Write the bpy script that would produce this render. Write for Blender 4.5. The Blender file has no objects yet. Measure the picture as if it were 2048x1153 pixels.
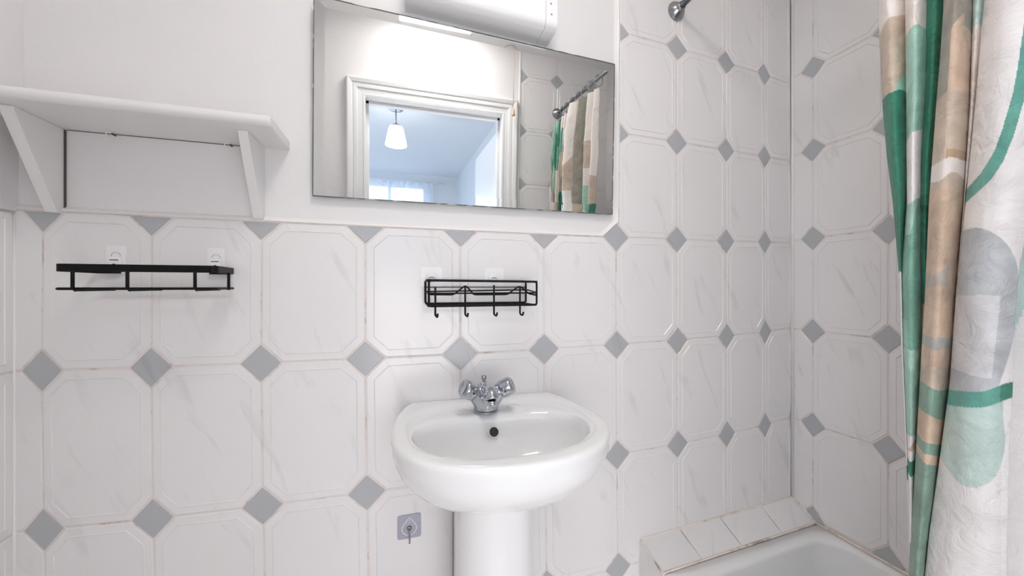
import bpy, bmesh, math, random
from mathutils import Vector, Matrix
random.seed(7)
sc = bpy.context.scene
PI = math.pi

# ------------------------------------------------------------------ camera, world, main lights, exposure
TH = 0.294
CAM = (0.680, -0.9664, 1.1836)
cd = bpy.data.cameras.new('camera')
cd.sensor_width = 36.0
cd.lens = 36.0 * 760.0 / 2048.0
cd.shift_y = -2.1 / 2048.0
cd.clip_start = 0.01
cam = bpy.data.objects.new('camera', cd)
cam.location = CAM
cam.rotation_euler = (PI / 2, 0, -TH)
sc.collection.objects.link(cam)
sc.camera = cam

w = bpy.data.worlds.new('daylight')
sc.world = w
w.use_nodes = True
w.node_tree.nodes['Background'].inputs[0].default_value = (0.62, 0.78, 1.0, 1)
w.node_tree.nodes['Background'].inputs[1].default_value = 3.0

sc.view_settings.view_transform = 'Standard'
sc.view_settings.look = 'None'
sc.view_settings.gamma = 1.0
sc.view_settings.use_curve_mapping = False
sc.view_settings.exposure = 0.29
sc.cycles.max_bounces = 12
sc.cycles.diffuse_bounces = 8
sc.cycles.glossy_bounces = 5
sc.cycles.use_denoising = True

CEIL_LIGHT = 26.0      # emission of the bathroom ceiling lamp's diffuser
PENDANT = 5.0          # emission of the bedroom pendant's shade
DOOR_FILL = 28.0            # watts of an added fill light behind the camera, below the mirror's view
DAY = 34.0             # watts of daylight entering at the bedroom window
FILL = 9.0             # watts of an added fill light at the bedroom's unseen left side

def area(name, loc, rot, sx, sy, watts, col):
    l = bpy.data.lights.new(name, 'AREA')
    l.shape = 'RECTANGLE'; l.size = sx; l.size_y = sy; l.energy = watts; l.color = col
    o = bpy.data.objects.new(name, l); o.location = loc; o.rotation_euler = rot
    sc.collection.objects.link(o)
    return o
area('window_daylight', (0.35, -4.72, 1.6), (-PI / 2, 0, 0), 1.6, 1.3, DAY, (0.66, 0.82, 1.0))
area('bedroom_side_fill', (-1.35, -2.6, 1.5), (0, -PI / 2, 0), 1.4, 1.6, FILL, (0.80, 0.88, 1.0))  # added fill, not a known window

area('doorway_fill', (0.55, -1.95, 0.72), (PI / 2, 0, 0), 2.4, 1.05, DOOR_FILL, (1.0, 0.965, 0.96))  # added to brighten the bathroom from the front, no lamp stands there

# ------------------------------------------------------------------ helpers
def tag(o, label=None, cat=None, group=None, kind=None):
    if label: o['label'] = label
    if cat: o['category'] = cat
    if group: o['group'] = group
    if kind: o['kind'] = kind
    return o

def empty(name, loc, label=None, cat=None, group=None, kind=None):
    o = bpy.data.objects.new(name, None)
    o.empty_display_size = 0.02
    o.location = loc
    sc.collection.objects.link(o)
    return tag(o, label, cat, group, kind)

class MB:
    """collects vertices and faces in world coordinates; build() links ONE mesh object"""
    def __init__(s): s.v = []; s.f = []; s.m = []; s.sm = []
    def add(s, vs, fs, mat=0, smooth=False):
        b = len(s.v); s.v += [tuple(p) for p in vs]
        for f in fs:
            s.f.append(tuple(i + b for i in f)); s.m.append(mat); s.sm.append(smooth)
        return s
    def box(s, a, b, mat=0):
        x0, y0, z0 = a; x1, y1, z1 = b
        vs = [(x0, y0, z0), (x1, y0, z0), (x1, y1, z0), (x0, y1, z0), (x0, y0, z1), (x1, y0, z1), (x1, y1, z1), (x0, y1, z1)]
        return s.add(vs, [(0, 3, 2, 1), (4, 5, 6, 7), (0, 1, 5, 4), (1, 2, 6, 5), (2, 3, 7, 6), (3, 0, 4, 7)], mat)
    def tube(s, pts, r, seg=10, closed=False, mat=0, caps=True):
        pts = [Vector(p) for p in pts]
        n = len(pts)
        rs = r if isinstance(r, (list, tuple)) else [r] * n
        t0 = (pts[1] - pts[0]).normalized()
        ref = Vector((0, 0, 1)) if abs(t0.z) < 0.9 else Vector((1, 0, 0))
        nrm = t0.cross(ref).normalized()
        vs = []; prev = t0
        for i, p in enumerate(pts):
            if closed: t = (pts[(i + 1) % n] - pts[i - 1]).normalized()
            elif i == 0: t = t0
            elif i == n - 1: t = (pts[-1] - pts[-2]).normalized()
            else: t = (pts[i + 1] - pts[i - 1]).normalized()
            q = prev.rotation_difference(t); nrm = q @ nrm; prev = t
            nrm = (nrm - t * nrm.dot(t)).normalized()
            bn = t.cross(nrm)
            for k in range(seg):
                a = 2 * PI * k / seg
                vs.append(p + (nrm * math.cos(a) + bn * math.sin(a)) * rs[i])
        fs = []
        for i in range(n if closed else n - 1):
            j = (i + 1) % n
            for k in range(seg):
                l = (k + 1) % seg
                fs.append((i * seg + k, i * seg + l, j * seg + l, j * seg + k))
        if caps and not closed:
            fs.append(tuple(range(seg))[::-1]); fs.append(tuple((n - 1) * seg + k for k in range(seg)))
        return s.add(vs, fs, mat, True)
    def lathe(s, prof, origin, axis=(0, 0, 1), seg=32, mat=0):
        """prof: (radius, height) along the axis"""
        ax = Vector(axis).normalized(); o = Vector(origin)
        ref = Vector((1, 0, 0)) if abs(ax.x) < 0.9 else Vector((0, 1, 0))
        a1 = ax.cross(ref).normalized(); a2 = ax.cross(a1)
        vs = []
        for r, h in prof:
            for k in range(seg):
                a = 2 * PI * k / seg
                vs.append(o + ax * h + (a1 * math.cos(a) + a2 * math.sin(a)) * r)
        fs = []
        for i in range(len(prof) - 1):
            for k in range(seg):
                l = (k + 1) % seg
                fs.append((i * seg + k, i * seg + l, (i + 1) * seg + l, (i + 1) * seg + k))
        fs.append(tuple(range(seg))[::-1]); fs.append(tuple((len(prof) - 1) * seg + k for k in range(seg)))
        return s.add(vs, fs, mat, True)
    def build(s, name, mats, parent=None, bevel=0, seg=2, recalc=True, smooth_angle=None, subsurf=0):
        me = bpy.data.meshes.new(name)
        me.from_pydata(s.v, [], s.f)
        if not isinstance(mats, (list, tuple)): mats = [mats]
        for m in mats: me.materials.append(m)
        me.polygons.foreach_set('material_index', s.m)
        me.polygons.foreach_set('use_smooth', s.sm)
        if recalc:
            bm = bmesh.new(); bm.from_mesh(me)
            bmesh.ops.recalc_face_normals(bm, faces=bm.faces)
            bm.to_mesh(me); bm.free()
        me.update()
        o = bpy.data.objects.new(name, me)
        sc.collection.objects.link(o)
        if parent is not None:
            o.parent = parent
            base = Vector((0, 0, 0)); p = parent
            while p is not None: base = base + Vector(p.location); p = p.parent
            me.transform(Matrix.Translation(-base))
        if bevel:
            b = o.modifiers.new('bevel', 'BEVEL'); b.width = bevel; b.segments = seg; b.limit_method = 'ANGLE'; b.angle_limit = 0.6
            me.polygons.foreach_set('use_smooth', [True] * len(me.polygons))
            o.modifiers.new('wn', 'WEIGHTED_NORMAL').keep_sharp = True
        if subsurf:
            ss = o.modifiers.new('sub', 'SUBSURF'); ss.levels = subsurf; ss.render_levels = subsurf
        return o

def rounded_path(pts, r, n=5, closed=False):
    """polyline with its corners rounded"""
    P = [Vector(p) for p in pts]; out = []
    N = len(P)
    for i in range(N):
        if not closed and i in (0, N - 1): out.append(P[i]); continue
        a, b, c = P[i - 1], P[i], P[(i + 1) % N]
        u = (a - b); v = (c - b)
        rr = min(r, u.length * 0.49, v.length * 0.49)
        p0 = b + u.normalized() * rr; p1 = b + v.normalized() * rr
        for k in range(n + 1):
            t = k / n
            out.append(p0 * (1 - t) ** 2 + b * 2 * t * (1 - t) + p1 * t * t)
    return out

# ------------------------------------------------------------------ materials
def new_mat(name):
    m = bpy.data.materials.new(name); m.use_nodes = True
    nt = m.node_tree
    return m, nt, nt.nodes['Principled BSDF'], nt.nodes['Material Output']

def simple(name, col, rough=0.5, metal=0.0, bump=0.0, bscale=60, mott=0.0, mscale=8, coat=0.0, spec=0.5):
    m, nt, b, out = new_mat(name)
    b.inputs['Base Color'].default_value = (*col, 1)
    b.inputs['Roughness'].default_value = rough
    b.inputs['Metallic'].default_value = metal
    b.inputs['Coat Weight'].default_value = coat
    b.inputs['Specular IOR Level'].default_value = spec
    tc = nt.nodes.new('ShaderNodeTexCoord')
    if bump:
        n = nt.nodes.new('ShaderNodeTexNoise'); n.inputs['Scale'].default_value = bscale; n.inputs['Detail'].default_value = 4
        nt.links.new(tc.outputs['Object'], n.inputs['Vector'])
        bp = nt.nodes.new('ShaderNodeBump'); bp.inputs['Strength'].default_value = bump; bp.inputs['Distance'].default_value = 0.002
        nt.links.new(n.outputs['Fac'], bp.inputs['Height']); nt.links.new(bp.outputs['Normal'], b.inputs['Normal'])
    if mott:
        n = nt.nodes.new('ShaderNodeTexNoise'); n.inputs['Scale'].default_value = mscale; n.inputs['Detail'].default_value = 3
        nt.links.new(tc.outputs['Object'], n.inputs['Vector'])
        mx = nt.nodes.new('ShaderNodeMix'); mx.data_type = 'RGBA'
        mx.inputs[6].default_value = (*[c * (1 - mott) for c in col], 1); mx.inputs[7].default_value = (*[min(1, c * (1 + mott)) for c in col], 1)
        nt.links.new(n.outputs['Fac'], mx.inputs[0]); nt.links.new(mx.outputs[2], b.inputs['Base Color'])
    return m

def tile_material(name, base, vein, rough=0.22, strength=0.5):
    """glazed tile with short grey marbled streaks running down to the right"""
    m, nt, b, out = new_mat(name)
    tc = nt.nodes.new('ShaderNodeTexCoord')
    geo = nt.nodes.new('ShaderNodeNewGeometry')
    # along-wall coordinate x+y so the streaks lie in the face of either wall
    sep = nt.nodes.new('ShaderNodeSeparateXYZ'); nt.links.new(geo.outputs['Position'], sep.inputs[0])
    ad = nt.nodes.new('ShaderNodeMath'); ad.operation = 'SUBTRACT'
    nt.links.new(sep.outputs['X'], ad.inputs[0]); nt.links.new(sep.outputs['Y'], ad.inputs[1])
    cmb = nt.nodes.new('ShaderNodeCombineXYZ')
    nt.links.new(ad.outputs[0], cmb.inputs[0]); nt.links.new(sep.outputs['Z'], cmb.inputs[1])
    mp = nt.nodes.new('ShaderNodeMapping'); mp.vector_type = 'TEXTURE'
    mp.inputs['Rotation'].default_value = (0, 0, math.radians(22)); mp.inputs['Scale'].default_value = (0.10, 0.52, 1)
    nt.links.new(cmb.outputs[0], mp.inputs['Vector'])
    n = nt.nodes.new('ShaderNodeTexNoise'); n.inputs['Scale'].default_value = 2.6; n.inputs['Detail'].default_value = 3.0; n.inputs['Roughness'].default_value = 0.55; n.inputs['Distortion'].default_value = 0.5
    nt.links.new(mp.outputs[0], n.inputs['Vector'])
    r = nt.nodes.new('ShaderNodeValToRGB')
    r.color_ramp.elements[0].position = 0.60; r.color_ramp.elements[0].color = (0, 0, 0, 1)
    r.color_ramp.elements[1].position = 0.76; r.color_ramp.elements[1].color = (strength,) * 3 + (1,)
    nt.links.new(n.outputs['Fac'], r.inputs[0])
    n2 = nt.nodes.new('ShaderNodeTexNoise'); n2.inputs['Scale'].default_value = 3.0; n2.inputs['Detail'].default_value = 2
    nt.links.new(cmb.outputs[0], n2.inputs['Vector'])
    mb = nt.nodes.new('ShaderNodeMix'); mb.data_type = 'RGBA'
    mb.inputs[6].default_value = (*[c * 0.965 for c in base], 1); mb.inputs[7].default_value = (*[c * 1.03 for c in base], 1)
    nt.links.new(n2.outputs['Fac'], mb.inputs[0])
    mx = nt.nodes.new('ShaderNodeMix'); mx.data_type = 'RGBA'
    nt.links.new(r.outputs['Color'], mx.inputs[0]); nt.links.new(mb.outputs[2], mx.inputs[6]); mx.inputs[7].default_value = (*vein, 1)
    nt.links.new(mx.outputs[2], b.inputs['Base Color'])
    b.inputs['Roughness'].default_value = rough
    return m

def grout_material(name, base, dirt):
    m, nt, b, out = new_mat(name)
    geo = nt.nodes.new('ShaderNodeNewGeometry')
    n = nt.nodes.new('ShaderNodeTexNoise'); n.inputs['Scale'].default_value = 16; n.inputs['Detail'].default_value = 6; n.inputs['Roughness'].default_value = 0.7
    nt.links.new(geo.outputs['Position'], n.inputs['Vector'])
    r = nt.nodes.new('ShaderNodeValToRGB')
    e = r.color_ramp.elements
    e[0].position = 0.53; e[0].color = (*base, 1); e[1].position = 0.80; e[1].color = (*dirt, 1)
    x = e.new(0.65); x.color = (*[0.55 * a + 0.45 * c for a, c in zip(base, dirt)], 1)
    nt.links.new(n.outputs['Fac'], r.inputs[0]); nt.links.new(r.outputs['Color'], b.inputs['Base Color'])
    b.inputs['Roughness'].default_value = 0.8
    return m

def emit(name, col, st):
    m, nt, b, out = new_mat(name)
    e = nt.nodes.new('ShaderNodeEmission'); e.inputs[0].default_value = (*col, 1); e.inputs[1].default_value = st
    nt.links.new(e.outputs[0], out.inputs[0]); nt.nodes.remove(b)
    return m

M = {}
M['plaster'] = simple('painted_plaster', (0.775, 0.76, 0.755), 0.45, bump=0.35, bscale=45)
M['bedroom_wall'] = simple('bedroom_paint', (0.72, 0.74, 0.76), 0.7)
M['bedroom_ceiling'] = simple('bedroom_ceiling_paint', (0.80, 0.82, 0.84), 0.8)
M['ceiling'] = simple('ceiling_paint', (0.88, 0.875, 0.87), 0.8)
M['tile'] = tile_material('white_glazed_tile', (0.80, 0.78, 0.775), (0.36, 0.36, 0.37), 0.20, 0.25)
M['tile_ridge'] = simple('white_glazed_ridge', (0.82, 0.80, 0.795), 0.2)
M['diamond'] = tile_material('grey_glazed_inset', (0.45, 0.46, 0.475), (0.26, 0.27, 0.29), 0.22, 0.3)
M['grout'] = grout_material('aged_grout', (0.74, 0.68, 0.65), (0.30, 0.19, 0.13))
M['ledge_grout'] = grout_material('stained_ledge_grout', (0.78, 0.68, 0.60), (0.20, 0.13, 0.09))
M['caulk'] = simple('white_caulk', (0.84, 0.82, 0.80), 0.35, mott=0.04)
M['wood_white'] = simple('white_gloss_wood', (0.80, 0.785, 0.775), 0.35, bump=0.08, bscale=30)
M['trim_white'] = simple('white_gloss_trim', (0.82, 0.82, 0.82), 0.3)
M['ceramic'] = simple('white_ceramic', (0.86, 0.855, 0.85), 0.08, coat=0.3)
M['enamel'] = simple('white_enamel', (0.83, 0.83, 0.825), 0.12)
M['chrome'] = simple('chrome', (0.52, 0.55, 0.59), 0.12, metal=1.0)
M['steel'] = simple('brushed_steel', (0.36, 0.37, 0.39), 0.22, metal=1.0)
M['black'] = simple('black_powder_coat', (0.004, 0.004, 0.0045), 0.5, spec=0.2)
M['dark'] = simple('dark_hole', (0.04, 0.035, 0.03), 0.6)
M['plastic'] = simple('white_plastic', (0.88, 0.88, 0.88), 0.3)
M['pad'] = simple('clear_adhesive_pad', (0.86, 0.85, 0.845), 0.18)
M['pad_grey'] = simple('grey_adhesive_pad', (0.40, 0.40, 0.47), 0.25)
M['silver'] = simple('mirror_silvering', (0.90, 0.915, 0.915), 0.0, metal=1.0)
M['glass_edge'] = simple('mirror_edge', (0.10, 0.12, 0.11), 0.3, mott=0.6, mscale=60)
M['floor'] = simple('grey_vinyl_floor', (0.70, 0.67, 0.64), 0.4, mott=0.06)
M['carpet'] = simple('grey_carpet', (0.36, 0.35, 0.34), 0.95)
M['cord'] = simple('cream_cord', (0.66, 0.47, 0.33), 0.6)
M['lamp_glass'] = emit('lit_opal_glass', (1.0, 0.98, 0.95), PENDANT)
M['diffuser'] = emit('lit_diffuser', (1.0, 0.965, 0.94), CEIL_LIGHT)
M['pipe'] = simple('gap_shadow_grey', (0.25, 0.23, 0.22), 0.4)
M['gap'] = simple('painted_gap_shadow', (0.10, 0.075, 0.07), 0.8)  # dark colour standing in for shade in the shelf's gaps

# ------------------------------------------------------------------ tiled walls (octagonal tiles, small diamond insets, raised panel line)
S = 0.21; H = 1.448
UC = [0.11676, -0.26397, 0.08224, -0.00628, -0.02139, 0.00563, 0.0119, -0.0003, -0.00146]
VC = [0.04234, -0.00413, -0.00015, 8e-05, -0.02623, -0.01476, 0.00127, 0.00269, -0.00358]
def wob(C, n, k):
    k = max(-2.3, min(3.2, k))
    return sum(a * b for a, b in zip(C, (1, n, n * n, n ** 3, k, n * k, k * k, n * n * k, n * k * k)))
def back_map(u, v, d):                      # the tiler's slightly uneven setting-out, measured
    k = -v / H
    return (S * (u + wob(UC, u, k)), -d, 1.322 + S * (v + wob(VC, u, k)))
ZR = [(-5, 2.70), (-4, 2.43), (-3, 2.165), (-2, 1.899), (-1, 1.632), (0, 1.343), (1, 1.04), (2, 0.735), (3, 0.43), (4, 0.125), (5, -0.18)]
def zrow(k):
    for (a, za), (b, zb) in zip(ZR, ZR[1:]):
        if k <= b or b == 5: return za + (zb - za) * (k - a) / (b - a)
XR = 1.975; XL = -0.017; YO = -1.03
def right_map(u, v, d): return (XR - d, -0.066 - 0.199 * u, zrow(-v / H))
def left_map(u, v, d): return (XL + d, -0.13 - 0.21 * u, back_map(0, v, 0)[2])
def front_map(u, v, d): return (1.525 + 0.21 * u, YO + d, 1.97 + 0.285 * v / H)

def clip(poly, nx, ny, c):                  # keep nx*x+ny*y <= c
    out = []
    for i, p in enumerate(poly):
        q = poly[(i + 1) % len(poly)]
        a = nx * p[0] + ny * p[1] - c; b = nx * q[0] + ny * q[1] - c
        if a <= 0: out.append(p)
        if (a < 0 < b) or (b < 0 < a):
            t = a / (a - b); out.append((p[0] + (q[0] - p[0]) * t, p[1] + (q[1] - p[1]) * t))
    r = []
    for p in out:
        if not r or math.hypot(p[0] - r[-1][0], p[1] - r[-1][1]) > 1e-5: r.append(p)
    if len(r) > 1 and math.hypot(r[0][0] - r[-1][0], r[0][1] - r[-1][1]) < 1e-5: r.pop()
    return r
def area2(p): return 0.5 * sum(p[i][0] * p[(i + 1) % len(p)][1] - p[(i + 1) % len(p)][0] * p[i][1] for i in range(len(p)))
def inset(poly, d):                         # convex, counter-clockwise
    n = len(poly); L = []
    for i in range(n):
        x0, y0 = poly[i]; x1, y1 = poly[(i + 1) % n]
        l = math.hypot(x1 - x0, y1 - y0); nx, ny = (y0 - y1) / l, (x1 - x0) / l
        L.append((nx, ny, nx * x0 + ny * y0 + d))
    out = []
    for i in range(n):
        a, b = L[i - 1], L[i]; det = a[0] * b[1] - a[1] * b[0]
        if abs(det) < 1e-6: return None
        out.append(((a[2] * b[1] - a[1] * b[2]) / det, (a[0] * b[2] - a[2] * b[0]) / det))
    return out
def valid(q, p):
    if q is None or area2(q) <= 1e-4: return False
    for i in range(len(p)):                 # edges must not have flipped
        j = (i + 1) % len(p)
        if (q[j][0] - q[i][0]) * (p[j][0] - p[i][0]) + (q[j][1] - q[i][1]) * (p[j][1] - p[i][1]) <= 0: return False
    return True
def tiling(name, fmap, octs, dias, clips, parent, grout_mat='grout', slab=None):
    """octs: (n,k) cells, dias: (n,k) crossings, each with its own clip list"""
    mb = MB(); cut = 0.2
    def do(poly, cl, mat, ridge):
        for c in cl: poly = clip(poly, *c)
        if len(poly) < 3 or area2(poly) < 2e-3: return
        a = inset(poly, 0.0085)
        if not valid(a, poly): return
        b = inset(a, 0.007)
        if not valid(b, a): return
        n = len(a); vs = [fmap(*p, -0.0015) for p in a] + [fmap(*p, 0.0) for p in b]
        mb.add(vs, [(i, (i + 1) % n, n + (i + 1) % n, n + i) for i in range(n)], mat)
        inner = list(range(n, 2 * n))
        if ridge:
            rs = [inset(poly, t) for t in (0.083, 0.0885, 0.094)]
            if all(valid(r, poly) for r in rs):
                vs = [fmap(*p, 0.0) for p in b] + [fmap(*p, 0.00) for p in rs[0]] + [fmap(*p, 0.0013) for p in rs[1]] + [fmap(*p, 0.00) for p in rs[2]]
                fs = [(j * n + i, j * n + (i + 1) % n, (j + 1) * n + (i + 1) % n, (j + 1) * n + i) for j in range(3) for i in range(n)]
                mb.add(vs, fs[:n], mat); mb.f += []
                mb.add(vs, fs[n:], 3)
                mb.add([fmap(*p, 0.0) for p in rs[2]], [tuple(range(n))], mat)
                return
        mb.add([fmap(*p, 0.0) for p in b], [tuple(range(n))], mat)
    cv = cut
    for n, k, cl in octs:
        x0, x1, y1, y0 = n, n + 1, -k * H, -(k + 1) * H
        poly = [(x0 + cut, y0), (x1 - cut, y0), (x1, y0 + cv), (x1, y1 - cv), (x1 - cut, y1), (x0 + cut, y1), (x0, y1 - cv), (x0, y0 + cv)]
        do(poly, list(clips) + list(cl), 0, True)
    for n, k, cl in dias:
        y = -k * H
        do([(n, y - cv), (n + cut, y), (n, y + cv), (n - cut, y)], list(clips) + list(cl), 1, False)
    if slab: slab(mb)
    return mb.build(name, [M['tile'], M['diamond'], M[grout_mat], M['tile_ridge']], parent)

# ---- back wall
UL, UR = -0.30, 9.92
wb = MB().box((-0.25, 0.008, -0.05), (2.2, 0.16, 2.55)).build('wall_back', M['plaster'])
tag(wb, kind='structure')
octs = [(n, k, [(-1, 0, -UL), (1, 0, UR)]) for k in range(0, 4) for n in range(-1, 10)]
octs += [(n, k, [(-1, 0, -6.045), (1, 0, UR)]) for k in range(-4, 0) for n in range(6, 10)]
cR = [(-1, 0, -UL), (1, 0, UR)]
dias = [(n, k, cR) for k in range(1, 5) for n in range(0, 10)] + [(n, 0, cR + [(0, 1, 0.0)]) for n in range(0, 6)]
dias += [(n, 0, cR) for n in range(6, 10)] + [(6, k, [(-1, 0, -6.045)]) for k in range(-4, 0)] + [(n, k, cR) for k in range(-4, 0) for n in range(7, 10)]
def back_slab(mb):                          # bedding layer that shows as grout between the tiles
    def sheet(poly, d=-0.0014):
        n = len(poly)
        f = [back_map(*p, d) for p in poly]; g = [(x, 0.0079, z) for x, y, z in f]
        mb.add(f + g, [tuple(range(n))] + [(i, (i + 1) % n, n + (i + 1) % n, n + i) for i in range(n)], 2)
    N = 24
    us = [UL + (UR - UL) * i / N for i in range(N + 1)]
    sheet([(UL, -4.2 * H)] + [(UR, -4.2 * H)] + [(u, 0.004) for u in reversed(us)])
    sheet([(6.035 + (UR - 6.035) * i / 12, -0.012) for i in range(13)] + [(UR, 3.9 * H), (6.035, 3.9 * H)], -0.00165)
    sheet([(5.79, -0.01), (6.04, -0.01), (6.04, 0.21), (6.0, 0.21)], -0.0019)
tiling('tiling', back_map, octs, dias, [], wb, slab=back_slab)

# white bead round the untiled painted panel
def bead(name, pts2, w, dpt, parent=None, mat='caulk'):
    P = [Vector(p) for p in pts2]
    mb = MB(); rows = []
    n = len(P)
    for i in range(n):
        if i == 0: t = (P[1] - P[0]).normalized(); s_ = 1
        elif i == n - 1: t = (P[-1] - P[-2]).normalized(); s_ = 1
        else:
            a = (P[i] - P[i - 1]).normalized(); b = (P[i + 1] - P[i]).normalized(); t = (a + b).normalized(); s_ = 1 / max(0.5, t.dot(a))
        nr = Vector((t.z, 0, -t.x))
        row = []
        for q in range(7):
            f = q / 6; x = (f - 1) * w * s_; y = 0.008 - dpt * math.sin(f * PI / 2) ** 1.3
            row.append(P[i] + nr * (-x) * -1 + Vector((0, y, 0)))
        row.append(P[i] + Vector((0, 0.0085, 0)))
        rows.append(row)
    k = len(rows[0])
    vs = [p for r in rows for p in r]
    mb.add(vs, [(i * k + j, i * k + j + 1, (i + 1) * k + j + 1, (i + 1) * k + j) for i in range(n - 1) for j in range(k - 1)], 0, True)
    return mb.build(name, M[mat], parent)
bl = [back_map(u, 0.0, 0) for u in [UL + (5.80 - UL) * i / 20 for i in range(21)]]
bl = [(x, 0, z + 0.001) for x, y, z in bl]
c1 = back_map(6.03, 0.21, 0)
bl += [(c1[0], 0, c1[2])] + [(back_map(6.03, v, 0)[0], 0, back_map(6.03, v, 0)[2]) for v in [0.6 + 0.5 * i for i in range(11)]]
tb = bead('trim_1', bl, 0.011, 0.0098)
tag(tb, kind='structure')

# ---- right wall
wr = MB().box((XR + 0.008, -1.3, -0.05), (XR + 0.16, 0.16, 2.55)).build('wall_right', M['plaster'])
tag(wr, kind='structure')
cl = [(-1, 0, 0.33), (1, 0, 4.84)]
def flat_slab(fmap, pts):
    def f(mb):
        n = len(pts)
        a = [fmap(*p, -0.0014) for p in pts]; b = [fmap(*p, -0.0079) for p in pts]
        mb.add(a + b, [tuple(range(n))] + [(i, (i + 1) % n, n + (i + 1) % n, n + i) for i in range(n)], 2)
    return f
tiling('tiling', right_map, [(n, k, cl) for k in range(-4, 3) for n in range(-1, 5)], [(n, k, cl) for k in range(-4, 4) for n in range(0, 5)], [], wr,
       slab=flat_slab(right_map, [(-0.33, -3.6 * H), (4.84, -3.6 * H), (4.84, 3.9 * H), (-0.33, 3.9 * H)]))
# ---- left wall
wl = MB().box((-0.25, -1.3, -0.05), (XL - 0.008, 0.16, 2.55)).build('wall_left', M['plaster'])
tag(wl, kind='structure')
cl = [(-1, 0, 0.62), (1, 0, 4.28), (0, 1, 0.0)]
tiling('tiling', left_map, [(n, k, cl) for k in range(0, 4) for n in range(-1, 5)], [(n, k, cl) for k in range(0, 5) for n in range(0, 5)], [], wl,
       slab=flat_slab(left_map, [(-0.62, -4.2 * H), (4.28, -4.2 * H), (4.28, 0.004), (-0.62, 0.004)]))
bx = MB().box((-0.026, -1.03, 1.530), (-0.009, 0.009, 2.5)).build('trim_2', M['plaster'], bevel=0.002)
tag(bx, kind='structure')
bx = MB().box((-0.026, -1.03, 1.325), (XL + 0.001, 0.009, 1.53)).build('trim_3', M['plaster'])
tag(bx, kind='structure')
bd = MB().tube([(-0.019, -1.0, 1.326), (-0.019, 0.005, 1.326)], 0.004, 8).build('trim_4', M['caulk']); tag(bd, kind='structure')
# corner sealant lines
sl = MB().tube([(XL + 0.0005, -0.0005, 0.02), (XL + 0.0005, -0.0005, 1.322)], 0.0024, 8).build('trim_5', M['caulk']); tag(sl, kind='structure')
sl = MB().tube([(XR - 0.002, -0.002, 0.462), (XR - 0.002, -0.002, 2.5)], 0.0050, 8).build('trim_6', M['caulk']); tag(sl, kind='structure')

# ---- floor, ceiling
tag(MB().box((-0.25, -1.08, -0.05), (2.2, 0.16, 0)).build('floor', M['floor']), kind='structure')
tag(MB().box((-0.25, -1.13, 2.5), (2.2, 0.16, 2.55)).build('ceiling', M['ceiling']), kind='structure')

# ---- wall with the doorway (seen in the mirror)
DX0, DX1, DZ = 0.535, 1.213, 2.036
wf = MB()
wf.box((-0.25, -1.13, -0.05), (DX0 - 0.02, YO - 0.004, 2.55)).box((DX1 + 0.02, -1.13, -0.05), (1.31, YO - 0.004, 2.55)).box((1.31, -1.13, -0.05), (2.2, YO - 0.008, 2.55)).box((DX0 - 0.02, -1.13, DZ + 0.02), (DX1 + 0.02, YO - 0.004, 2.55))
wf = wf.build('wall_front', M['plaster']); tag(wf, kind='structure')
cl = [(-1, 0, 1.0), (1, 0, 2.13)]
tiling('tiling', front_map, [(n, k, cl) for k in range(-2, 7) for n in range(-1, 3)], [(n, k, cl) for k in range(-1, 7) for n in range(-1, 3)], [], wf,
       slab=flat_slab(front_map, [(-1.0, -6.8 * H), (2.13, -6.8 * H), (2.13, 1.84 * H), (-1.0, 1.84 * H)]))
tag(MB().box((1.306, YO - 0.006, 0.0), (1.316, YO + 0.003, 2.5)).build('trim_7', M['caulk'], bevel=0.002), kind='structure')
# architrave: moulded profile swept round the opening with mitred corners
prof = [(0.000, 0.0), (0.000, 0.012), (0.010, 0.014), (0.014, 0.011), (0.040, 0.013), (0.046, 0.018), (0.062, 0.019), (0.068, 0.016), (0.074, 0.022), (0.092, 0.026), (0.100, 0.024), (0.104, 0.0)]
def sweep_frame(x0, x1, zt, y, sgn, name, parent=None):
    mb = MB(); k = len(prof); rows = []
    for cx, cz, dx, dz in ((x0, 0.0, -1, 0), (x0, zt, -1, 1), (x1, zt, 1, 1), (x1, 0.0, 1, 0)):
        rows.append([(cx + dx * a * 0.82, y + sgn * b, cz + dz * a * 0.82) for a, b in prof])
    vs = [p for r in rows for p in r]
    mb.add(vs, [(i * k + j, i * k + j + 1, (i + 1) * k + j + 1, (i + 1) * k + j) for i in range(3) for j in range(k - 1)], 0)
    return mb.build(name, M['trim_white'], parent)
dr = empty('door_1', (0.5 * (DX0 + DX1), -1.08, 0), kind='structure')
sweep_frame(DX0, DX1, DZ, YO - 0.004, 1, 'architrave', dr)
jb = MB().box((DX0 - 0.02, -1.135, 0), (DX0 + 0.0, YO - 0.003, DZ + 0.02)).box((DX1, -1.135, 0), (DX1 + 0.02, YO - 0.003, DZ + 0.02)).box((DX0, -1.135, DZ), (DX1, YO - 0.003, DZ + 0.02))
jb.build('door_lining', M['trim_white'], dr)
st = MB().box((DX0, -1.105, 0), (DX0 + 0.012, -1.075, DZ)).box((DX1 - 0.012, -1.105, 0), (DX1, -1.075, DZ)).box((DX0, -1.105, DZ - 0.012), (DX1, -1.075, DZ))
st.build('door_stop', M['trim_white'], dr)
# door leaf, opened back into the bedroom, with its hinge
lf = MB().box((DX1 + 0.004, -1.76, 0.01), (DX1 + 0.04, -1.145, 1.99)).build('door_leaf', M['trim_white'], dr, bevel=0.002)
MB().tube([(DX1 - 0.001, -1.137, 1.74), (DX1 - 0.001, -1.137, 1.83)], 0.005, 8).build('hinge', M['trim_white'], dr)

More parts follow.
